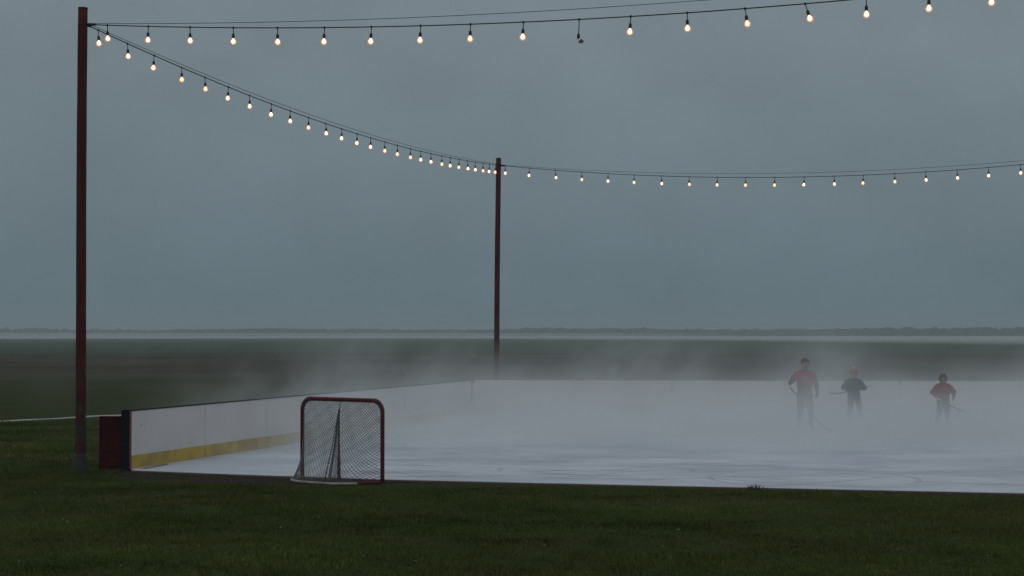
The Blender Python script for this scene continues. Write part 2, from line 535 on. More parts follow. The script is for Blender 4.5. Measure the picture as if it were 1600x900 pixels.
# ------------------------------------------------------------------ poles
def pole(x, y, top, lean, r0, r1, label, seed):
    root = empty('light_pole', (x, y, 0))
    tag(root, label, 'pole', 'poles that carry the light strings')
    rd = random.Random(seed)
    pts, rr = [], []
    for i in range(25):
        t = i / 24
        pts.append((lean * t + 0.006 * math.sin(t * 5 + seed), 0.006 * math.cos(t * 4 + seed), 0.02 + t * (top - 0.03)))
        rr.append(r0 + (r1 - r0) * t + rd.uniform(-0.0012, 0.0012))
    a = MB(); a.tube(pts, rr, 20); a.build('shaft', M['pole'], root, smooth=False).data.shade_smooth()
    a = MB(); a.lathe([(r1 + 0.004, top - 0.014), (r1 + 0.006, top - 0.010), (r1 + 0.002, top), (0.02, top + 0.004)], 20, Matrix.Translation((lean, 0, 0)))
    a.build('cap', M['pole'], root, smooth=True)
    a = MB(); a.lathe([(r0 + 0.062, -0.02), (r0 + 0.055, 0.03), (r0 + 0.040, 0.10), (r0 + 0.026, 0.17), (r0 + 0.014, 0.24), (r0 + 0.006, 0.285), (r0 - 0.01, 0.29)], 20)
    o = a.build('footing', M['concrete'], root, smooth=True)
    o['label'] = 'grey flared footing'
    a = MB(); zc = 6.97
    lx = lean * zc / top
    a.lathe([(r1 + 0.002, zc - 0.010), (r1 + 0.006, zc - 0.009), (r1 + 0.006, zc + 0.009), (r1 + 0.002, zc + 0.010)], 20, Matrix.Translation((lx, 0, 0)))
    a.build('wire_clamp', M['cable'], root)
    return root


P1 = Vector((-6.69, 24.74, 0)); P2 = Vector((-0.445, 45.0, 0))
dA = Vector((0.937, -0.349, 0)).normalized()
P3 = P1 + dA * 20.2; P4 = P2 + dA * 19.8
pole(P1.x, P1.y, 7.236, -0.01, 0.080, 0.073, 'tall rust-red pole at left with grey flared footing', 1)
pole(P2.x, P2.y, 7.132, 0.062, 0.078, 0.072, 'farther rust-red pole rising behind the back boards', 2)
pole(P3.x, P3.y, 7.25, 0.0, 0.080, 0.073, 'near right pole beyond the picture edge', 3)
pole(P4.x, P4.y, 7.15, 0.0, 0.080, 0.073, 'far right pole beyond the picture edge', 4)

# ------------------------------------------------------------------ light strings
core_mesh = glass_mesh = None


def lathe_mesh(name, prof, n, mat):
    a = MB(); a.lathe(prof, n)
    o = a.build(name, mat, None, smooth=True)
    me = o.data
    bpy.data.objects.remove(o)
    return me


core_mesh = lathe_mesh('bulb_core', [(0.008, -0.010), (0.013, -0.020), (0.022, -0.034), (0.027, -0.048), (0.027, -0.060), (0.021, -0.072), (0.010, -0.080), (0.001, -0.082)], 12, M['bulb_core'])
core_dim = core_mesh.copy(); core_dim.materials[0] = M['bulb_core_dim']
glass_mesh = lathe_mesh('bulb_glass', [(0.015, 0.0), (0.021, -0.014), (0.036, -0.032), (0.045, -0.050), (0.045, -0.066), (0.038, -0.084), (0.020, -0.098), (0.001, -0.103)], 14, M['bulb_glass'])
dead_mesh = lathe_mesh('bulb_dead', [(0.015, 0.0), (0.020, -0.014), (0.033, -0.032), (0.0405, -0.050), (0.0405, -0.064), (0.034, -0.080), (0.018, -0.093), (0.001, -0.097)], 14, M['dead_glass'])


def holder_mesh(drop):
    a = MB()
    a.lathe([(0.012, -0.016), (0.016, -0.010), (0.016, 0.010), (0.012, 0.016)], 8)      # clip round the cable
    a.tube([(0, 0, -0.012), (0.002, 0, -drop * 0.5), (0, 0, -drop)], 0.0065, 6)
    a.lathe([(0.010, -drop + 0.004), (0.018, -drop - 0.004), (0.021, -drop - 0.02), (0.022, -drop - 0.055), (0.019, -drop - 0.066)], 12)
    o = a.build('lamp_holder', M['socket'], None)
    me = o.data; me.shade_smooth(); bpy.data.objects.remove(o)
    return me


HM = {0: holder_mesh(0.095), 1: holder_mesh(0.20)}
DR = {0: 0.095, 1: 0.20}


def light_string(A, d, fcab, s_end, lamps, label, dead=(), tilts=None, seed=0):
    rd = random.Random(seed)
    root = empty('light_string', A)
    tag(root, label, 'light string', 'festoon light strings')
    a = MB()
    def pt(s):
        return d * s + Vector((0, 0, fcab(s)))
    # the cable kinks a little at each lamp
    ss = sorted(set([0.05 + i * 0.2 for i in range(int((s_end - 0.1) / 0.2))] + list(lamps)))
    a.tube([pt(s) for s in ss], 0.0085, 6)
    a.build('cable', M['cable'], root, smooth=True)
    a = MB(); a.tube([pt(0.07), pt(0.12), pt(0.17), pt(0.24)], [0.022, 0.026, 0.020, 0.010], 8)
    a.build('cable_knot', M['cable'], root, smooth=True)
    rz = math.atan2(d.y, d.x)
    for i, s in enumerate(lamps):
        isd = i in dead
        h = bpy.data.objects.new('lamp_holder', HM[1 if isd else 0]); link(h); h.parent = root
        h.location = pt(s)
        tl = rd.uniform(-0.07, 0.07) if not (tilts and i in tilts) else tilts[i]
        h.rotation_euler = (rd.uniform(-0.06, 0.06), tl, rz)
        off = -(DR[1 if isd else 0] + 0.062)
        if isd:
            o = bpy.data.objects.new('bulb', dead_mesh); link(o); o.parent = h
            o.location = (0.0, 0, off); o.rotation_euler = (0, R(-50), 0)
            o['label'] = 'unlit bulb tilted on a longer cord'
        else:
            for nm, me in (('filament_glow', core_dim if rd.random() < 0.3 else core_mesh), ('bulb', glass_mesh)):
                o = bpy.data.objects.new(nm, me); link(o); o.parent = h
                o.location = (0, 0, off)
    return root


sA = [0.44, 1.18, 1.92, 2.67, 3.42, 4.2, 4.96, 5.74, 6.51, 7.31, 8.13, 8.87, 9.66, 10.45, 11.25, 12.04, 12.83, 13.6, 14.4, 15.2, 16.0, 16.8, 17.6, 18.4, 19.2]
sB = [0.42, 1.3, 2.16, 3.1, 3.94, 4.85, 5.71, 6.65, 7.5, 8.39, 9.26, 10.11, 10.96, 11.75, 12.6, 13.41, 14.26, 14.97, 15.69, 16.5, 17.14, 17.84, 18.52, 19.16, 19.83, 20.4, 20.96]
sC = [0.21, 0.93, 1.71, 2.48, 3.24, 3.99, 4.76, 5.53, 6.31, 7.09, 7.87, 8.65, 9.43, 10.19, 10.99, 11.77, 12.55, 13.32, 14.1, 14.9, 15.7, 16.5, 17.3, 18.1, 18.9]
dB = (P2 + Vector((0.06, 0, 0)) - P1); LB = dB.length; dB.normalize()


def par(span, z0, z1, sag):
    return lambda s: z0 + (z1 - z0) * s / span - 4 * sag * (s / span) * (1 - s / span)


cA = par(20.2, 6.974, 6.995, 0.515); wA = par(20.2, 6.99, 7.06, 0.40)
cB = par(LB, 6.99, 6.93, 0.375); wB = par(LB, 7.02, 6.96, 0.33)
cC = par(19.8, 6.93, 6.97, 0.66); wC = par(19.8, 6.95, 7.0, 0.575)
light_string(P1, dA, cA, 20.2, sA, 'nearest string of lit bulbs crossing the top of the picture', dead=(10,), tilts={13: -0.16, 14: -0.30, 1: 0.03}, seed=3)
light_string(P1, dB, cB, LB, sB, 'string of lit bulbs sloping down between the two poles', seed=4)
light_string(P2 + Vector((0.06, 0, 0)), dA, cC, 19.8, sC, 'farthest string of lit bulbs running right from the farther pole', seed=5)
for A, d, fn, Lg, r, lab in ((P1, dA, wA, 20.2, 0.0045, 'thin support wire above the nearest bulb string'),
                             (P1, dB, wB, LB, 0.0045, 'thin support wire above the sloping bulb string'),
                             (P2 + Vector((0.06, 0, 0)), dA, wC, 19.8, 0.0045, 'thin support wire above the farthest bulb string')):
    a = MB()
    a.tube([A + d * (0.06 + (Lg - 0.12) * i / 70) + Vector((0, 0, fn(0.06 + (Lg - 0.12) * i / 70))) for i in range(71)], r, 6)
    tag(a.build('support_wire', M['wire'], smooth=True), lab, 'wire', 'support wires of the light strings')

# ------------------------------------------------------------------ hockey goal, seen from behind
GA, GB = Vector((-3.115, 23.72, 0)), Vector((-1.85, 22.80, 0))
gd = (GB - GA); GW = gd.length; gd.normalize()
gn = Vector((gd.y, -gd.x, 0))           # towards the camera: the back of the goal
if gn.y > 0: gn = -gn
goal = empty('hockey_goal', GA)
tag(goal, 'red framed hockey goal with netting at the ice edge', 'goal')
GH, GR = 1.185, 0.03


def gp(u, back, z):
    return gd * (u * GW) + gn * back + Vector((0, 0, z))


fr = []
rc = 0.17
for i in range(9): fr.append(gp(0, 0, 0.03 + (GH - rc - 0.03) * i / 8))
for i in range(1, 9):
    t = i / 8 * math.pi / 2
    fr.append(gd * (rc - rc * math.cos(t)) + Vector((0, 0, GH - rc + rc * math.sin(t))))
for i in range(1, 9): fr.append(gd * (rc + (GW - 2 * rc) * i / 8) + Vector((0, 0, GH)))
for i in range(1, 9):
    t = i / 8 * math.pi / 2
    fr.append(gd * (GW - rc + rc * math.sin(t)) + Vector((0, 0, GH - rc + rc * math.cos(t))))
for i in range(1, 9): fr.append(gp(1, 0, GH - rc - (GH - rc - 0.03) * i / 8))
a = MB(); a.tube(fr, GR, 14); a.build('frame', M['goal_red'], goal, smooth=True)
DEP = 0.62


def Dsh(u):
    return 1 - abs(2 * u - 1) ** 4.0


bs = [gp(u, DEP * Dsh(u), 0.026) for u in [0.0, 0.004, 0.01, 0.02, 0.04, 0.07, 0.11, 0.16, 0.22, 0.3, 0.4, 0.5, 0.6, 0.7, 0.76, 0.82, 0.87, 0.90]]
a = MB(); a.tube(bs, 0.019, 12); a.build('base_tube', M['goal_white'], goal, smooth=True)['label'] = 'off-white curved base tube'
bs = [gp(u, DEP * Dsh(u), 0.026) for u in [0.902, 0.93, 0.96, 0.98, 0.99, 0.996, 1.0]]
a = MB(); a.tube(bs, 0.019, 12); a.build('base_tube', M['goal_red'], goal, smooth=True)['label'] = 'red right end of the base tube'


def net_pt(u, v):
    u = min(max(u, 0), 1); v = min(max(v, 0), 1)
    z = GH - 0.01 - v * (GH - 0.055)
    # rounded top corners: the net follows the frame
    inset = 0.0
    if z > GH - rc:
        inset = rc - math.sqrt(max(rc * rc - (z - (GH - rc)) ** 2, 0))
    x = inset + 0.012 + u * (GW - 2 * inset - 0.024)
    wob = 0.014 * math.sin(u * 9 + v * 5) * math.sin(math.pi * u) * v + 0.008 * math.sin(u * 23 - v * 7) * math.sin(math.pi * u)
    back = 0.012 + DEP * 0.93 * Dsh(u) * v ** 2.1 + wob
    return gd * x + gn * back + Vector((0, 0, z))


NU, NV = 33, 28
a = MB()
for s in (-1, 1):
    for j in range(-NV, NU + NV + 1):
        pts = []
        for i in range(0, NV * 2 + 1):
            v = i / (NV * 2)
            uu = (j + s * v * NV) / NU
            uu += 0.006 * math.sin(v * 11 + j)
            if -0.001 <= uu <= 1.001:
                pts.append(net_pt(uu, v))
        if len(pts) > 2:
            a.tube(pts, 0.0041, 3, caps=False)
net = a.build('net', M['net'], goal, smooth=True)
net['kind'] = 'stuff'
# lacing along the frame
a = MB()
for k in range(0, len(fr) - 1):
    for q in range(4):
        c = fr[k].lerp(fr[k + 1], q / 4.0)
        t = (fr[k + 1] - fr[k]).normalized(); bvec = t.cross(gn).normalized()
        ring = [c + (gn * math.cos(w) + bvec * math.sin(w)) * (GR + 0.004) + t * (0.012 * w / 6.28) for w in [i * 2 * math.pi / 8 for i in range(9)]]
        if q % 2 == 0: a.tube(ring, 0.003, 3, caps=False)
a.build('lacing', M['net_dark'], goal)['kind'] = 'stuff'
# centre stanchion, rope above it and the gathered fold of net
a = MB(); a.tube([gp(0.485, 0.03, 0.02), gp(0.485, 0.03, 0.27), gp(0.485, 0.03, 0.52)], [0.026, 0.024, 0.016], 10)
a.build('stanchion', M['goal_red'], goal, smooth=True)
a = MB(); a.tube([gp(0.485, 0.03, 0.5), gp(0.483, 0.025, 0.8), gp(0.484, 0.02, 1.02), gp(0.486, 0.01, GH - 0.02)], [0.013, 0.011, 0.009, 0.005], 8)
a.build('net_rope', M['net_dark'], goal, smooth=True)
a = MB()
for i in range(9):
    t = i / 8
    top = gp(0.482, 0.035, 1.04 - 0.01 * i)
    bot = gp(0.47, 0.30 - 0.24 * t ** 0.55, 0.05)
    midp = top.lerp(bot, 0.55) + gn * (-0.02 - 0.01 * t)
    rad = 0.009 if i < 3 else 0.0028
    a.tube([top, top.lerp(midp, 0.5), midp, midp.lerp(bot, 0.5) + gn * 0.004, bot], [rad * 0.5, rad * 0.7, rad * 0.9, rad, rad * 1.1], 5)
a.build('net_fold', M['net_dark'], goal, smooth=True)['label'] = 'dark gathered fold of netting'


# ------------------------------------------------------------------ people
def flat(name, col, rough=0.8, var=0.75):
    return mat_noise(name, col, tuple(c * var for c in col), 9, rough, 4)


M['jersey_red'] = flat('jersey_red', (0.33, 0.045, 0.06))
M['jersey_deep'] = flat('jersey_deep_red', (0.26, 0.012, 0.024))
M['jacket'] = flat('charcoal_jacket', (0.030, 0.036, 0.040))
M['sleeve'] = flat('dark_sleeve', (0.055, 0.045, 0.050))
M['pants'] = flat('dark_trousers', (0.030, 0.032, 0.042))
M['skin'] = flat('skin', (0.36, 0.22, 0.16), 0.55, 0.9)
M['hair'] = flat('dark_hair', (0.012, 0.011, 0.011), 0.6)
M['boot'] = flat('black_boot', (0.018, 0.018, 0.02), 0.5)
M['glove'] = flat('dark_glove', (0.035, 0.032, 0.034), 0.7)
M['cap_red'] = flat('cap_orange_red', (0.38, 0.09, 0.065), 0.7)
M['cap_white'] = flat('cap_white', (0.66, 0.60, 0.56), 0.7)
M['lip'] = flat('lip', (0.28, 0.10, 0.09), 0.5)
M['eye'] = flat('eye', (0.02, 0.016, 0.014), 0.3)
M['steel'] = mat_noise('blade_steel', (0.5, 0.5, 0.52), (0.4, 0.4, 0.42), 8, 0.3, metallic=1.0)
M['stick_dark'] = flat('stick_shaft', (0.05, 0.036, 0.028), 0.5)
M['stick_pale'] = flat('stick_tape', (0.62, 0.60, 0.56), 0.7)
M['visor'] = flat('helmet_black', (0.010, 0.010, 0.011), 0.35)


def capsule(bm, a, b, ra, rb, seg=10, sc=None):
    a, b = Vector(a), Vector(b)
    for p, r in ((a, ra), (b, rb)):
        mt = Matrix.Translation(p)
        if sc: mt = mt @ Matrix.Diagonal((sc[0], sc[1], sc[2], 1))
        bmesh.ops.create_icosphere(bm, subdivisions=2, radius=r, matrix=mt)
    d = b - a
    if d.length > 1e-4:
        q = d.to_track_quat('Z', 'Y').to_matrix().to_4x4()
        mt = Matrix.Translation((a + b) / 2) @ q
        if sc: mt = Matrix.Translation((a + b) / 2) @ Matrix.Diagonal((sc[0], sc[1], 1, 1)) @ q
        bmesh.ops.create_cone(bm, cap_ends=True, segments=12, radius1=ra, radius2=rb, depth=d.length, matrix=mt)


def seg_dist(P, a, b):
    ab = b - a; L2 = max(float(ab @ ab), 1e-9)
    t = np.clip(((P - a) @ ab) / L2, 0, 1)
    return np.linalg.norm(P - (a + t[:, None] * ab), axis=1), t


def person(name, label, loc, scale, rz, pose, mats, head='hair', headscale=1.0, bulk=1.0):
    """one continuous body grown from tapered limbs; clothes are zones of the same skin"""
    J = pose
    segs = []      # (a, b, ra, rb, tag, sc)
    def sg(a, b, ra, rb, tg, sc=None): segs.append((a, b, ra, rb, tg, sc))
    V = Vector
    # torso
    sg(V((0, 0.01, 0.97)), V((0, 0.0, 1.08)), 0.145, 0.140, 'pants_top', (1.08 * bulk, 0.78 * bulk, 1))
    sg(V((0, 0.0, 1.06)), V((0, 0.0, 1.30)), 0.155, 0.168, 'torso', (1.05 * bulk, 0.76 * bulk, 1))
    sg(V((0, 0.0, 1.30)), V((0, 0.005, 1.40)), 0.165, 0.12, 'torso', (1.06 * bulk, 0.72 * bulk, 1))
    for s_ in (-1, 1): sg(V((s_ * 0.03, 0.01, 1.47)), V((s_ * 0.17, 0.005, 1.395)), 0.05, 0.068, 'torso')
    hz = J.get('head', V((0, -0.01, 1.63)))
    sg(V((0, 0.01, 1.44)), V((hz.x * 0.5, hz.y * 0.5, 1.53)), 0.058, 0.052, 'skin')
    hs = headscale
    sg(hz + V((0, 0.012, 0.025)) * hs, hz + V((0, 0.012, 0.025)) * hs, 0.098 * hs, 0.098 * hs, 'skin', (0.86, 1.0, 1.08))
    sg(hz + V((0, -0.03, -0.055)) * hs, hz + V((0, -0.045, -0.07)) * hs, 0.060 * hs, 0.048 * hs, 'skin')
    sg(hz + V((0, -0.086, 0.012)) * hs, hz + V((0, -0.104, -0.020)) * hs, 0.010 * hs, 0.016 * hs, 'skin')           # nose
    for s in (-1, 1):
        sg(hz + V((s * 0.084, 0.015, 0.0)) * hs, hz + V((s * 0.086, 0.018, -0.02)) * hs, 0.018 * hs, 0.014 * hs, 'skin')   # ear
        sg(hz + V((s * 0.034, -0.083, 0.014)) * hs, hz + V((s * 0.034, -0.083, 0.014)) * hs, 0.013 * hs, 0.013 * hs, 'eye')
    sg(hz + V((-0.018, -0.088, -0.052)) * hs, hz + V((0.018, -0.088, -0.052)) * hs, 0.009 * hs, 0.009 * hs, 'lip')
    for side in ('l', 'r'):
        sh, el, wr, hd = J['sh_' + side], J['el_' + side], J['wr_' + side], J['hd_' + side]
        mid = sh.lerp(el, J.get('sleeve', 1.0))
        sg(sh, mid, 0.074 * bulk, 0.066 * bulk, 'sleeve_up')
        if J.get('sleeve', 1.0) < 1: sg(mid, el, 0.052, 0.048, 'sleeve_lo')
        sg(el, wr, 0.054 * bulk, 0.038, 'sleeve_lo')
        # palm, four unequal fingers and a thumb, curled round the grip
        fwd = (hd - wr).normalized()
        curl = J['curl_' + side].normalized()
        across = fwd.cross(curl).normalized()
        sg(wr, hd, 0.032, 0.036, 'glove')
        for q, ln in ((-1.5, 0.8), (-0.5, 1.0), (0.5, 1.05), (1.5, 0.92)):
            k0 = hd + across * (q * 0.021) + fwd * 0.018
            k1 = k0 + (fwd * 0.75 + curl * 0.5).normalized() * 0.036 * ln
            k2 = k1 + (curl * 0.95 - fwd * 0.25).normalized() * 0.032 * ln
            k3 = k2 + (-fwd * 0.9 + curl * 0.2).normalized() * 0.022 * ln
            sg(k0, k1, 0.0125, 0.0115, 'glove'); sg(k1, k2, 0.0115, 0.0105, 'glove'); sg(k2, k3, 0.0105, 0.0095, 'glove')
        t0 = wr.lerp(hd, 0.5) + across * 0.028
        t1 = t0 + (across * 0.7 + fwd * 0.5 + curl * 0.4).normalized() * 0.042
        t2 = t1 + (curl * 0.7 + fwd * 0.5 - across * 0.3).normalized() * 0.034
        sg(t0, t1, 0.016, 0.0135, 'glove'); sg(t1, t2, 0.0135, 0.011, 'glove')
        hp, kn, an, to = J['hp_' + side], J['kn_' + side], J['an_' + side], J['to_' + side]
        sg(hp, kn, 0.102 * bulk ** 0.5, 0.076 * bulk ** 0.5, 'pants'); sg(kn, an + V((0, 0, 0.05)), 0.076 * bulk ** 0.5, 0.056, 'pants')
        sg(an + V((0, 0, 0.06)), an, 0.056, 0.05, 'boot'); sg(an, to, 0.048, 0.040, 'boot'); sg(an, an + V((0, 0.05, -0.01)), 0.046, 0.042, 'boot')
    bm = bmesh.new()
    for a_, b_, ra, rb, tg, sc in segs: capsule(bm, a_, b_, ra, rb, sc=sc)
    me = bpy.data.meshes.new('tmp'); bm.to_mesh(me); bm.free()
    tmp = bpy.data.objects.new('tmp', me); link(tmp)
    rmod = tmp.modifiers.new('r', 'REMESH'); rmod.mode = 'VOXEL'; rmod.voxel_size = 0.0085
    smod = tmp.modifiers.new('s', 'SMOOTH'); smod.factor = 0.5; smod.iterations = 3
    dg = bpy.context.evaluated_depsgraph_get()
    body = bpy.data.meshes.new_from_object(tmp.evaluated_get(dg))
    bpy.data.objects.remove(tmp)
    order = []
    tagmat = dict(mats)
    for tg in tagmat:
        if tagmat[tg] not in order: order.append(tagmat[tg])
    body.materials.clear()
    for k_ in order: body.materials.append(M[k_])
    nf = len(body.polygons)
    cen = np.empty(nf * 3); body.polygons.foreach_get('center', cen); cen = cen.reshape(-1, 3)
    best = np.full(nf, 1e9); idx = np.zeros(nf, int)
    for a_, b_, ra, rb, tg, sc in segs:
        dd, t = seg_dist(cen, np.array(a_), np.array(b_))
        val = dd - (ra + (rb - ra) * t)
        if tg in ('eye', 'lip'): val = val - 0.006
        better = val < best
        best[better] = val[better]; idx[better] = order.index(tagmat[tg])
    # straight hem of the shirt
    hem = J.get('hem', 1.0)
    tors = (np.abs(cen[:, 0]) < 0.165 * bulk) & (np.abs(cen[:, 1]) < 0.16)
    idx[tors & (cen[:, 2] > hem) & (cen[:, 2] < 1.40)] = order.index(tagmat['torso'])
    idx[tors & (cen[:, 2] <= hem) & (cen[:, 2] > 0.82) & (idx == order.index(tagmat['torso']))] = order.index(tagmat['pants'])
    body.polygons.foreach_set('material_index', idx.astype(np.int32))
    body.shade_smooth()
    root = empty(name, loc, rz)
    root.scale = (scale, scale, scale)
    tag(root, label, 'person', 'skaters on the rink')
    body.name = 'body'
    bo = bpy.data.objects.new('body', body); link(bo); bo.parent = root
    # head cover
    def dome(nm, mat, r, zc, lowcut, sc, nose=False):
        bm2 = bmesh.new()
        bmesh.ops.create_icosphere(bm2, subdivisions=4, radius=r, matrix=Matrix.Translation(hz + Vector((0, 0.014, zc)) * hs) @ Matrix.Diagonal((*sc, 1)))
        for v_ in bm2.verts:
            j = 1 + 0.03 * math.sin(v_.co.x * 190 + v_.co.z * 130) * (1 if nm == 'hair' else 0)
            v_.co.x *= j
        geom = bm2.verts[:] + bm2.edges[:] + bm2.faces[:]
        no = Vector((0, 0.55, 1)).normalized() if nm != 'cap' else Vector((0, 0.15, 1)).normalized()
        bmesh.ops.bisect_plane(bm2, geom=geom, plane_co=hz + Vector((0, 0, lowcut)) * hs, plane_no=(Vector((0, 0.9, 1)).normalized() if nm == 'helmet' else no), clear_inner=True)
        me2 = bpy.data.meshes.new(nm); bm2.to_mesh(me2); bm2.free(); me2.shade_smooth(); me2.materials.append(M[mat])
        o2 = bpy.data.objects.new(nm, me2); link(o2); o2.parent = root
        sm = o2.modifiers.new('thickness', 'SOLIDIFY'); sm.thickness = 0.008; sm.offset = -1
        return o2
    if head == 'hair':
        dome('hair', 'hair', 0.114 * hs, 0.028, 0.012, (0.90, 1.03, 1.10))
    elif head == 'cap':
        c = dome('cap', 'cap_red', 0.118 * hs, 0.034, 0.030, (0.92, 1.04, 1.08))
        a2 = MB(); ring = []
        for i in range(25):
            w = 2 * math.pi * i / 24
            ring.append(hz + Vector((0.108 * math.cos(w), 0.014 + 0.121 * math.sin(w), 0.040 - 0.016 * math.sin(w))) * hs)
        a2.tube(ring, 0.014 * hs, 6, caps=False); a2.build('cap_band', 'cap_band' and M['cap_red'], c, smooth=True)
        a2 = MB(); a2.lathe([(0.002, 0.13), (0.03, 0.135), (0.05, 0.145), (0.045, 0.165), (0.02, 0.178), (0.001, 0.18)], 14, Matrix.Translation(hz) @ Matrix.Scale(hs, 4))
        a2.build('cap_bobble', M['cap_white'], c, smooth=True)
    else:
        c = dome('helmet', 'visor', 0.128 * hs, 0.020, -0.045, (0.90, 1.05, 1.06))
        a2 = MB()
        for s in (-1, 1):
            a2.tube([hz + Vector((s * 0.10, 0.0, 0.02)) * hs, hz + Vector((s * 0.088, -0.02, -0.06)) * hs, hz + Vector((s * 0.03, -0.06, -0.115)) * hs], 0.008 * hs, 6)
        a2.build('chin_strap', M['visor'], c, smooth=True)
    for side in ('l', 'r'):
        an, to = J['an_' + side], J['to_' + side]
        dv = (to - an); dv.z = 0; dv.normalize(); sv = Vector((dv.y, -dv.x, 0))
        a2 = MB()
        mt = Matrix.Translation((an.x, an.y, 0)) @ Matrix(((dv.x, sv.x, 0, 0), (dv.y, sv.y, 0, 0), (0, 0, 1, 0), (0, 0, 0, 1)))
        a2.box((-0.09, -0.003, 0.0), (0.20, 0.003, 0.022), mt)
        a2.box((-0.07, -0.010, 0.0225), (-0.02, 0.010, 0.05), mt)
        a2.box((0.09, -0.010, 0.0225), (0.15, 0.010, 0.05), mt)
        a2.build('skate_blade', M['steel'], root)
    return root


def V3(*a): return Vector(a)


LEGS = dict(hp_l=V3(-0.09, 0, 0.93), kn_l=V3(-0.13, -0.035, 0.52), an_l=V3(-0.155, 0.01, 0.12), to_l=V3(-0.185, -0.15, 0.085),
            hp_r=V3(0.09, 0, 0.93), kn_r=V3(0.125, -0.04, 0.52), an_r=V3(0.15, 0.01, 0.12), to_r=V3(0.18, -0.15, 0.085))
LEGS2 = dict(LEGS, kn_l=V3(-0.12, -0.09, 0.53), an_l=V3(-0.13, 0.05, 0.12), to_l=V3(-0.17, -0.11, 0.085), kn_r=V3(0.17, -0.07, 0.52), an_r=V3(0.24, -0.02, 0.12), to_r=V3(0.29, -0.17, 0.085))
LEGS3 = dict(LEGS, kn_l=V3(-0.16, -0.10, 0.53), an_l=V3(-0.23, 0.0, 0.12), to_l=V3(-0.27, -0.15, 0.085), kn_r=V3(0.11, -0.08, 0.52), an_r=V3(0.16, 0.06, 0.12), to_r=V3(0.20, -0.10, 0.085))
# adult: right hand out at the waist holding the stick end, other arm hanging
k1 = 1.58 / 1.77
p1 = dict(LEGS, sh_l=V3(-0.195, 0.0, 1.372), el_l=V3(-0.34, -0.02, 1.21), wr_l=V3(-0.43, -0.20, 1.18), hd_l=V3(-0.465, -0.265, 1.18), curl_l=V3(0.5, -0.2, -1),
          sh_r=V3(0.195, 0.0, 1.372), el_r=V3(0.285, 0.0, 1.14), wr_r=V3(0.275, -0.09, 0.93), hd_r=V3(0.265, -0.12, 0.86), curl_r=V3(-0.6, -1, 0.1),
          sleeve=0.62, hem=1.05, head=V3(0.01, -0.01, 1.63))
MT1 = dict(torso='jersey_red', pants_top='pants', skin='skin', eye='eye', lip='lip', sleeve_up='jersey_red', sleeve_lo='sleeve', glove='glove', pants='pants', boot='boot')
person('person', 'tallest skater in red shirt with dark hair, one hand out', (6.39, 34.8, IZ), k1, R(6), p1, MT1, 'hair', 1.08, 1.2)
k2 = 1.31 / 1.80
p2 = dict(LEGS2, sh_l=V3(-0.195, 0.0, 1.372), el_l=V3(-0.33, -0.03, 1.20), wr_l=V3(-0.215, -0.19, 1.10), hd_l=V3(-0.155, -0.235, 1.11), curl_l=V3(0.1, -1, -0.3),
          sh_r=V3(0.195, 0.0, 1.372), el_r=V3(0.325, -0.03, 1.18), wr_r=V3(0.26, -0.19, 1.13), hd_r=V3(0.21, -0.24, 1.17), curl_r=V3(-0.1, -1, -0.3),
          hem=0.93, head=V3(0, -0.015, 1.635))
MT2 = dict(MT1, torso='jacket', sleeve_up='jacket', sleeve_lo='jacket')
person('person', 'smaller skater in charcoal jacket and orange-red hat, stick across waist', (7.97, 37.2, IZ), k2, R(-4), p2, MT2, 'cap', 1.22, 1.28)
k3 = 1.24 / 1.80
p3 = dict(LEGS3, sh_l=V3(-0.195, -0.01, 1.36), el_l=V3(-0.345, -0.02, 1.19), wr_l=V3(-0.30, -0.17, 1.06), hd_l=V3(-0.26, -0.235, 1.04), curl_l=V3(0.4, -0.8, -0.6),
          sh_r=V3(0.195, -0.01, 1.36), el_r=V3(0.345, -0.02, 1.19), wr_r=V3(0.30, -0.17, 1.03), hd_r=V3(0.255, -0.235, 0.985), curl_r=V3(-0.4, -0.8, -0.6),
          hem=0.97, head=V3(0, -0.03, 1.62))
MT3 = dict(MT1, torso='jersey_deep', sleeve_up='jersey_deep', sleeve_lo='jersey_deep')
person('person', 'smallest skater at right in deep red jersey and black helmet', (9.59, 35.5, IZ), k3, R(3), p3, MT3, 'helmet', 1.2, 1.38)


def stick(label, loc, rz, a, b, blade, tape=True, k=1.0):
    """a butt end, b heel, blade = offset of the toe from the heel (person-local metres)"""
    root = empty('hockey_stick', loc, rz)
    tag(root, label, 'hockey stick', 'hockey sticks of the skaters')
    a, b, t = Vector(a), Vector(b), Vector(blade)
    d = (b - a).normalized(); up = d.cross(t.normalized()).normalized(); sd = d.cross(up).normalized()
    def bar(p, q, w, h):
        mm = MB(); vs = []
        for o in (p, q):
            for x, y in ((-w, -h), (w, -h), (w, h), (-w, h)): vs.append(o + up * x + sd * y)
        mm.add(vs, [(0, 3, 2, 1), (4, 5, 6, 7), (0, 1, 5, 4), (1, 2, 6, 5), (2, 3, 7, 6), (3, 0, 4, 7)])
        return mm
    bar(a, b, 0.009, 0.014).build('shaft', M['stick_dark'], root)
    bar(a - d * 0.012, a + d * 0.12, 0.012, 0.017).build('grip_tape', M['stick_pale'], root)
    mm = MB(); vs = []; nn = 8
    for i in range(nn + 1):
        q = i / nn
        c = b + t * q + up * (0.03 * q * q)
        hh = 0.024 + 0.012 * math.sin(math.pi * min(q * 1.15, 1))
        for x, y in ((-0.005, -hh), (0.005, -hh), (0.005, hh), (-0.005, hh)):
            vs.append(c + up * x + d * y)
    fs = [(0, 3, 2, 1), tuple(4 * nn + j for j in range(4))]
    for i in range(nn):
        for j in range(4):
            j2 = (j + 1) % 4
            fs.append((4 * i + j, 4 * i + j2, 4 * i + 4 + j2, 4 * i + 4 + j))
    mm.add(vs, fs)
    mm.build('blade', M['stick_dark'], root)
    return root


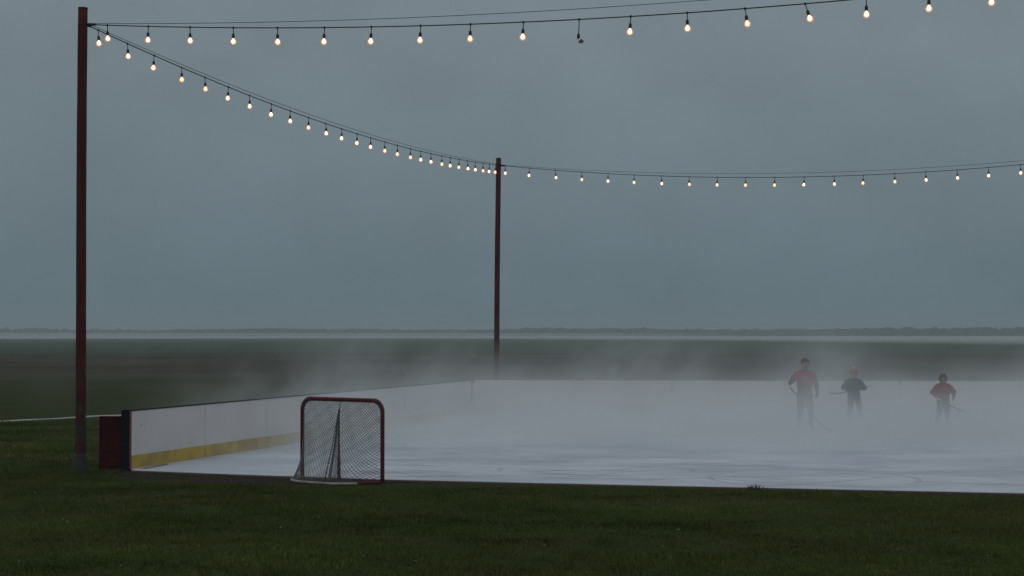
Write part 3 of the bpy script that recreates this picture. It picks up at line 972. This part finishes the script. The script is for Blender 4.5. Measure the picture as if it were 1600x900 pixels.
def gripc(p, side, k):
    h = p['hd_' + side]; c = p['curl_' + side].normalized()
    f = (h - p['wr_' + side]).normalized()
    return (h + f * 0.035 + c * 0.035) * k


gl, gr = gripc(p1, 'l', k1), gripc(p1, 'r', k1)
d1 = (gr - gl).normalized()
stick('stick of the tallest skater, slanting down across the waist', (6.39, 34.8, IZ), R(6), gl - d1 * 0.08, gr + V3(0.03, -0.42, -0.64), (0.16, -0.12, -0.03))
gl, gr = gripc(p2, 'l', k2), gripc(p2, 'r', k2)
d2 = (gl - gr).normalized()
stick('stick held level by the skater in the charcoal jacket', (7.97, 37.2, IZ), R(-4), gr - d2 * 0.26, gl + d2 * 0.36, (-0.15, 0.0, 0.035))
gl, gr = gripc(p3, 'l', k3), gripc(p3, 'r', k3)
d3 = (gr - gl).normalized()
stick('stick with pale tape held by the smallest skater', (9.59, 35.5, IZ), R(3), gl - d3 * 0.06, gr + d3 * 0.16 + V3(0, -0.10, -0.22), (0.10, -0.05, 0.01))


# ------------------------------------------------------------------ far tree line
def treeline():
    bm = bmesh.new()
    rd = random.Random(5)
    base = bmesh.new(); bmesh.ops.create_icosphere(base, subdivisions=1, radius=1.0)
    bv = [v.co.copy() for v in base.verts]; bf = [[v.index for v in f.verts] for f in base.faces]; base.free()
    vs, fs = [], []
    def blob(x, y, z, rx, ry, rz_):
        b0 = len(vs); ph = rd.random() * 9
        for p in bv:
            j = 1 + 0.20 * math.sin(p.x * 5 + ph) * math.cos(p.z * 6 + ph * 2) + rd.uniform(-0.16, 0.16)
            vs.append((x + p.x * rx * j, y + p.y * ry * j, max(z + p.z * rz_ * j, 0.0)))
        for f in bf: fs.append(tuple(b0 + i for i in f))
    def wood(x0, x1, y, hmin, hmax, step, gaps=()):
        x = x0
        while x < x1:
            if not any(g0 < x < g1 for g0, g1 in gaps):
                h = rd.uniform(hmin, hmax) * (0.95 + 0.07 * math.sin(x * 0.021) + 0.05 * math.sin(x * 0.07))
                yy = y + rd.uniform(-25, 25)
                blob(x, yy, h * 0.45, rd.uniform(3.5, 7), 5, h * 0.5)
                for q in range(3):
                    blob(x + rd.uniform(-4, 4), yy + rd.uniform(-3, 3), h * rd.uniform(0.6, 0.86), rd.uniform(1.0, 2.4), 2.0, h * rd.uniform(0.10, 0.20))
            x += rd.uniform(0.6, 1.4) * step
    wood(-1000, 1000, 1700, 8.2, 9.4, 2.2)
    wood(-330, -70, 1560, 7.6, 8.6, 2.2)
    wood(-40, 330, 1380, 6.8, 8.6, 2.4, ((213, 217),))
    wood(230, 420, 1300, 6.2, 8.2, 2.4, ((330, 333),))
    wood(296, 700, 1270, 6.3, 8.8, 2.4)
    me = bpy.data.meshes.new('far_woodland'); me.from_pydata(vs, [], fs); me.update()
    o = bpy.data.objects.new('far_woodland', me); link(o)
    me.materials.append(mat_noise('far_foliage', (0.030, 0.040, 0.026), (0.018, 0.026, 0.018), 0.08, 0.95))
    tag(o, 'dark line of distant woodland along the misty horizon', 'woodland', kind='stuff')


treeline()


# ------------------------------------------------------------------ lawn
def lawn():
    V_, F_, C_ = [], [], []
    def scatter(count, xr, yr, lmin, lmax, wid, keep):
        x = rng.uniform(*xr, count); y = rng.uniform(*yr, count)
        k_ = keep(x, y); return x[k_], y[k_]
    grid = rng.uniform(-1, 1, (256, 256))
    def vnoise(x, y):
        xi, yi = np.floor(x).astype(int), np.floor(y).astype(int)
        fx_, fy_ = x - xi, y - yi
        fx_, fy_ = fx_ * fx_ * (3 - 2 * fx_), fy_ * fy_ * (3 - 2 * fy_)
        g_ = lambda i, j: grid[i % 256, j % 256]
        return (g_(xi, yi) * (1 - fx_) + g_(xi + 1, yi) * fx_) * (1 - fy_) + (g_(xi, yi + 1) * (1 - fx_) + g_(xi + 1, yi + 1) * fx_) * fy_
    ex = np.array([e[0] for e in EDGE]); ey = np.array([e[1] for e in EDGE])
    def dens_noise(x, y):
        return 0.6 * vnoise(x * 1.1, y * 1.4) + 0.5 * vnoise(x * 3.1 + 40, y * 3.7) + 0.4 * vnoise(x * 8 + 90, y * 9)
    def keep_front(x, y):
        e = np.interp(x, ex, ey, left=25.9)
        d = e - y
        w = np.clip(1.75 - (x + 6.5) / 7.5 * 1.6, 0.16, 1.75)
        w = np.where(x < -6.0, 0.0, w)
        p = np.clip((d - w * 0.8) / 0.5, 0.0, 1.0)
        p = np.where(x < -6.0, 1.0, np.maximum(p, 0.10 * (d > 0.1)))
        near_goal = (np.abs(x + 2.5) < 0.85) & (np.abs(y - 23.1) < 0.5)
        p = np.where(near_goal, 0.03, p)
        inpole = (x + 6.69) ** 2 + (y - 24.74) ** 2 < 0.14 ** 2
        return (np.abs(x) < 0.335 * y + 0.8) & (rng.uniform(0, 1, x.size) < p * np.clip(0.7 + 0.55 * dens_noise(x, y), 0.12, 1)) & ~inpole & ((d > 0.09) | (x < -6.25))
    x1, y1 = scatter(430000, (-9.6, 9.6), (13.2, 25.8), 0, 0, 0, keep_front)
    def keep_back(x, y):
        bx = -5.97 + (y - 25.03) * 0.2967
        return (x > -0.335 * y - 0.8) & (x < bx - 0.35)
    x2, y2 = scatter(90000, (-14.5, -1), (25.8, 40), 0, 0, 0, keep_back)
    x = np.concatenate([x1, x2]); y = np.concatenate([y1, y2]); nb = x.size
    far = np.concatenate([np.zeros(x1.size), np.ones(x2.size)])
    nn = np.clip(dens_noise(x, y), -1, 1.2)
    L_ = rng.uniform(0.018, 0.048, nb) * (1 + 0.6 * nn) * (1 + 0.3 * far)
    L_ *= np.where(rng.uniform(0, 1, nb) < 0.012, 1.9, 1.0)
    W_ = rng.uniform(0.0022, 0.0045, nb) * (1 + 1.2 * far)
    az = rng.uniform(0, 2 * np.pi, nb); lean = rng.uniform(0.1, 0.95, nb); la = rng.uniform(0, 2 * np.pi, nb)
    wx, wy = np.cos(az) * W_, np.sin(az) * W_
    hx, hy = np.cos(la) * np.sin(lean) * L_, np.sin(la) * np.sin(lean) * L_
    hz_ = np.cos(lean) * L_
    z0 = np.full(nb, -0.002)
    v = np.stack([np.stack([x - wx, y - wy, z0], 1), np.stack([x + wx, y + wy, z0], 1),
                  np.stack([x + wx * .7 + hx * .45, y + wy * .7 + hy * .45, hz_ * .62], 1), np.stack([x - wx * .7 + hx * .45, y - wy * .7 + hy * .45, hz_ * .62], 1),
                  np.stack([x + hx, y + hy, hz_], 1)], 1).reshape(-1, 3)
    b = np.arange(nb)[:, None] * 5
    quads = (b + np.array([0, 1, 2, 3]))
    tris = (b + np.array([3, 2, 4]))
    me = bpy.data.meshes.new('grass')
    nl = nb * 7
    me.vertices.add(nb * 5); me.vertices.foreach_set('co', v.ravel())
    me.loops.add(nl)
    loops = np.concatenate([quads, tris], 1).ravel()
    me.loops.foreach_set('vertex_index', loops.astype(np.int32))
    me.polygons.add(nb * 2)
    st = (np.arange(nb)[:, None] * 7 + np.array([0, 4])).ravel()
    me.polygons.foreach_set('loop_start', st.astype(np.int32))
    me.update(); me.validate()
    # per-blade tint: fresh green, olive, straw
    t = rng.uniform(0, 1, nb)
    patch = np.clip(0.45 + 0.6 * vnoise(x * 0.7 + 7, y * 0.9) + 0.3 * vnoise(x * 2.3, y * 2.9 + 30) + 0.25 * (x > 4) * np.clip((x - 4) / 4, 0, 1) * np.clip((19 - y) / 4, 0, 1) * 2, 0, 1)
    g = np.array([[0.048, 0.080, 0.012]]); ol = np.array([[0.094, 0.092, 0.021]]); stw = np.array([[0.17, 0.14, 0.075]])
    col = g + (ol - g) * np.clip(patch + rng.normal(0, 0.25, nb), 0, 1)[:, None]
    tone = 1 + 0.38 * vnoise(x * 0.55 + 3, y * 1.1 + 8) + 0.25 * vnoise(x * 1.9 + 60, y * 3.1) + 0.18 * vnoise(x * 6, y * 8 + 20)
    col = np.where((t < 0.015 + 0.05 * patch ** 3)[:, None], stw, col) * rng.uniform(0.7, 1.25, nb)[:, None] * np.clip(tone, 0.4, 1.7)[:, None] * 1.28
    ca = me.color_attributes.new('tint', 'FLOAT_COLOR', 'POINT')
    full = np.repeat(np.concatenate([col, np.ones((nb, 1))], 1), 5, axis=0)
    ca.data.foreach_set('color', full.ravel().astype(np.float32))
    m, n, bs_, L = new_mat('grass_blades')
    at = n.nodes.new('ShaderNodeAttribute'); at.attribute_name = 'tint'
    L.new(at.outputs['Color'], bs_.inputs['Base Color'])
    bs_.inputs['Roughness'].default_value = 0.7
    bs_.inputs['Specular IOR Level'].default_value = 0.02
    me.materials.append(m)
    o = bpy.data.objects.new('grass', me); link(o)
    tag(o, 'short dark green lawn grass in front of the rink', 'grass', kind='stuff')


lawn()

# a taller tuft at the ice edge and a few pale fallen leaves
M['tuft'] = flat('tuft_green', (0.060, 0.085, 0.030), 0.7)
a = MB(); rd = random.Random(9)
tx = 3.33; ty = edge_y(tx) - 0.10
for i in range(70):
    x, y = tx + rd.gauss(0, 0.10), ty + rd.uniform(-0.08, 0.035)
    h = rd.uniform(0.03, 0.08) * math.exp(-((x - tx) / 0.16) ** 2) + 0.03
    la, ln = rd.uniform(0, 6.28), rd.uniform(0.1, 0.5)
    dx, dy = math.cos(la) * math.sin(ln) * h, math.sin(la) * math.sin(ln) * h
    w = 0.004
    a.add([(x - w, y, 0), (x + w, y, 0), (x + w * .7 + dx * .4, y + dy * .4, h * .6), (x - w * .7 + dx * .4, y + dy * .4, h * .6), (x + dx, y + dy, h * math.cos(ln))], [(0, 1, 2, 3), (3, 2, 4)])
tag(a.build('grass_tuft', M['tuft']), 'tall tuft of grass standing against the ice edge', 'tuft', kind='stuff')
M['leaf'] = flat('pale_dry_leaf', (0.30, 0.27, 0.22), 0.8)
a = MB()
for i in range(46):
    y = rd.uniform(14.5, 22.0); x = rd.uniform(-0.32 * y, 0.32 * y); y = min(y, edge_y(x) - 0.5)
    s_, th = rd.uniform(0.010, 0.026), rd.uniform(0, 6.28)
    c, sn = math.cos(th), math.sin(th); tz = rd.uniform(0.022, 0.04)
    pts = [(-1, 0, 0), (-0.3, -0.45, 0.15), (0.5, -0.4, 0.2), (1, 0, 0), (0.5, 0.4, 0.25), (-0.3, 0.45, 0.1)]
    a.add([(x + (p[0] * c - p[1] * sn) * s_, y + (p[0] * sn + p[1] * c) * s_, tz + p[2] * s_ * 1.5) for p in pts], [(0, 1, 2, 3, 4, 5)])
tag(a.build('leaf_litter', M['leaf']), 'pale fallen leaves scattered over the lawn', 'leaves', kind='stuff')


# ------------------------------------------------------------------ air
def vol_mat(name, col, dens):
    m = bpy.data.materials.new(name); m.use_nodes = True
    n = m.node_tree; n.nodes.clear()
    o = n.nodes.new('ShaderNodeOutputMaterial')
    pv = n.nodes.new('ShaderNodeVolumePrincipled')
    pv.inputs['Color'].default_value = (*col, 1)
    pv.inputs['Density'].default_value = dens
    pv.inputs['Anisotropy'].default_value = 0.0
    n.links.new(pv.outputs[0], o.inputs['Volume'])
    return m, n, pv


hm, _, _ = vol_mat('haze_air', (0.82, 0.93, 0.98), 0.00075)
a = MB(); a.box((-3900, -1000, -1.0), (3900, 4300, 16.0))
tag(a.build('haze', hm), kind='stuff')

# low mist lying over the fields in front of the wood
front = [(-1600, 760), (-420, 730), (-227, 712), (-150, 770), (-89, 860), (-20, 760), (67, 560), (85, 420), (98, 300), (300, 240), (1600, 230)]
left_front = [(-1600, 770), (-420, 740), (-227, 722), (-150, 780), (-89, 870), (-20, 790)]
for hgt, den, zz, fr_, lab in ((1.35, 0.006, 0.05, front + [(1600, 1190), (-1600, 1240)], 'thin sheet of pale mist low over the far fields'),
                          (3.2, 0.0024, 0.06, left_front + [(170, 1200), (-1600, 1240)], 'deeper pale mist over the far fields at left')):
    mm, _, _ = vol_mat('field_mist', (0.95, 0.97, 0.98), den)
    pl = fr_
    k = len(pl)
    a = MB()
    a.add([(x, y, zz) for x, y in pl] + [(x, y, hgt) for x, y in pl],
          [tuple(range(k))[::-1], tuple(range(k, 2 * k))] + [(i, (i + 1) % k, k + (i + 1) % k, k + i) for i in range(k)])
    tag(a.build('field_mist', mm), lab, 'mist', kind='stuff')


# steam rising from the ice
PLX = 3.1


def rink_mist():
    m, n, pv = vol_mat('rink_mist', (0.94, 0.97, 0.965), 0.0)
    L = n.links
    g = n.nodes.new('ShaderNodeNewGeometry'); pos = g.outputs['Position']
    sp = n.nodes.new('ShaderNodeSeparateXYZ'); L.new(pos, sp.inputs[0])
    X, Y, Z = sp.outputs['X'], sp.outputs['Y'], sp.outputs['Z']
    # distance behind the open edge, and distance inside the two board lines
    d = mathn(n, 'SUBTRACT', Y, mathn(n, 'MULTIPLY_ADD', X, -0.28, 23.0))
    # left boards: outside is negative
    lx = mathn(n, 'MULTIPLY', mathn(n, 'SUBTRACT', X, mathn(n, 'MULTIPLY_ADD', Y, 0.2967, -13.396)), 0.958)
    wisp = noise_node(n, 0.55, 3, 0.6, vec=pos, stretch=(1.0, 0.8, 1.3))
    dl = mathn(n, 'MULTIPLY_ADD', mathn(n, 'MULTIPLY', sstep(n, X, -0.5, -4.6), sstep(n, Y, 25.8, 28.5)), 6.5, d)
    cloud = noise_node(n, 0.20, 3, 0.55, vec=pos, stretch=(1, 1, 0.6), offset=(11.0, 2.0, 0))
    gate = sstep(n, mathn(n, 'MULTIPLY_ADD', cloud, 9.0, dl), 8.5, 17.0, 0.012, 1.0)
    sheet = mathn(n, 'MULTIPLY', mathn(n, 'EXPONENT', mathn(n, 'MULTIPLY', Z, -2.7)), sstep(n, wisp, 0.36, 0.64, 0.25, 1.75))
    sheet = mathn(n, 'MULTIPLY', mathn(n, 'MULTIPLY', sheet, gate), 1.0)
    sheet = mathn(n, 'MULTIPLY', sheet, sstep(n, lx, -1.2, 1.2))
    sheet = mathn(n, 'MULTIPLY', sheet, sstep(n, Y, 43.0, 41.0))
    # drifting plumes, leaning to the right as they rise
    cmb = n.nodes.new('ShaderNodeCombineXYZ')
    L.new(mathn(n, 'MULTIPLY_ADD', Z, -0.45, X), cmb.inputs[0]); L.new(Y, cmb.inputs[1]); L.new(mathn(n, 'MULTIPLY', Z, 0.9), cmb.inputs[2])
    fil = noise_node(n, 0.85, 4, 0.6, vec=cmb.outputs[0], stretch=(1, 0.7, 1), offset=(PLX, 1.7, 0))
    big = noise_node(n, 0.33, 2, 0.5, vec=cmb.outputs[0], stretch=(1, 0.6, 1), offset=(PLX + 9, 4.0, 0))
    tot = sstep(n, big, 0.52, 0.72, 0.0, 0.45)
    xs = mathn(n, 'MULTIPLY_ADD', Z, -0.6, X)
    for px, py, rx, ry, am in ((-4.9, 32.0, 1.9, 2.4, 1.15), (-2.3, 38.5, 1.5, 2.5, 0.9), (1.9, 42.2, 1.5, 2.4, 1.35), (3.4, 41.5, 1.2, 2.0, 0.6),
                               (5.65, 33.2, 0.75, 1.7, 2.0), (6.6, 42.2, 0.8, 1.6, 0.5), (13.0, 41.0, 1.3, 2.5, 0.9)):
        u = mathn(n, 'POWER', mathn(n, 'MULTIPLY', mathn(n, 'SUBTRACT', xs, px), 1 / rx), 2.0)
        v = mathn(n, 'POWER', mathn(n, 'MULTIPLY', mathn(n, 'SUBTRACT', Y, py), 1 / ry), 2.0)
        tot = mathn(n, 'MULTIPLY_ADD', mathn(n, 'EXPONENT', mathn(n, 'MULTIPLY', mathn(n, 'ADD', u, v), -1.0)), am, tot)
    # the taller a plume, the more ragged: noise eats into it with height
    cut = mathn(n, 'MULTIPLY_ADD', Z, 0.075, 0.32)
    rag = sstep(n, fil, cut, mathn(n, 'ADD', cut, 0.22), 0.0, 1.0)
    plume = mathn(n, 'MULTIPLY', mathn(n, 'MULTIPLY', tot, rag), mathn(n, 'EXPONENT', mathn(n, 'MULTIPLY', Z, -0.6)))
    plume = mathn(n, 'MULTIPLY', plume, sstep(n, Z, 2.55, 1.7))
    plume = mathn(n, 'MULTIPLY', plume, mathn(n, 'MULTIPLY', sstep(n, dl, 4.0, 9.5), sstep(n, Y, 47.3, 43.5)))
    plume = mathn(n, 'MULTIPLY', plume, sstep(n, lx, -5.5, -1.5))
    dens = mathn(n, 'MULTIPLY_ADD', plume, 0.34, sheet)
    L.new(dens, pv.inputs['Density'])
    a = MB()
    poly = [(-6.2, 25.4), (-1.86, 23.4), (6.8, 21.4), (16.5, 19.4), (20.0, 30.0), (20.0, 47.5), (-5.0, 47.5), (-9.5, 30.0)]
    k = len(poly)
    a.add([(x, y, 0.034) for x, y in poly] + [(x, y, 2.6) for x, y in poly],
          [tuple(range(k))[::-1], tuple(range(k, 2 * k))] + [(i, (i + 1) % k, k + (i + 1) % k, k + i) for i in range(k)])
    o = a.build('rink_mist', m)
    tag(o, 'white steam rising off the ice and drifting over the boards', 'mist', kind='stuff')
    m.cycles.volume_step_rate = 0.36
    return o


rink_mist()
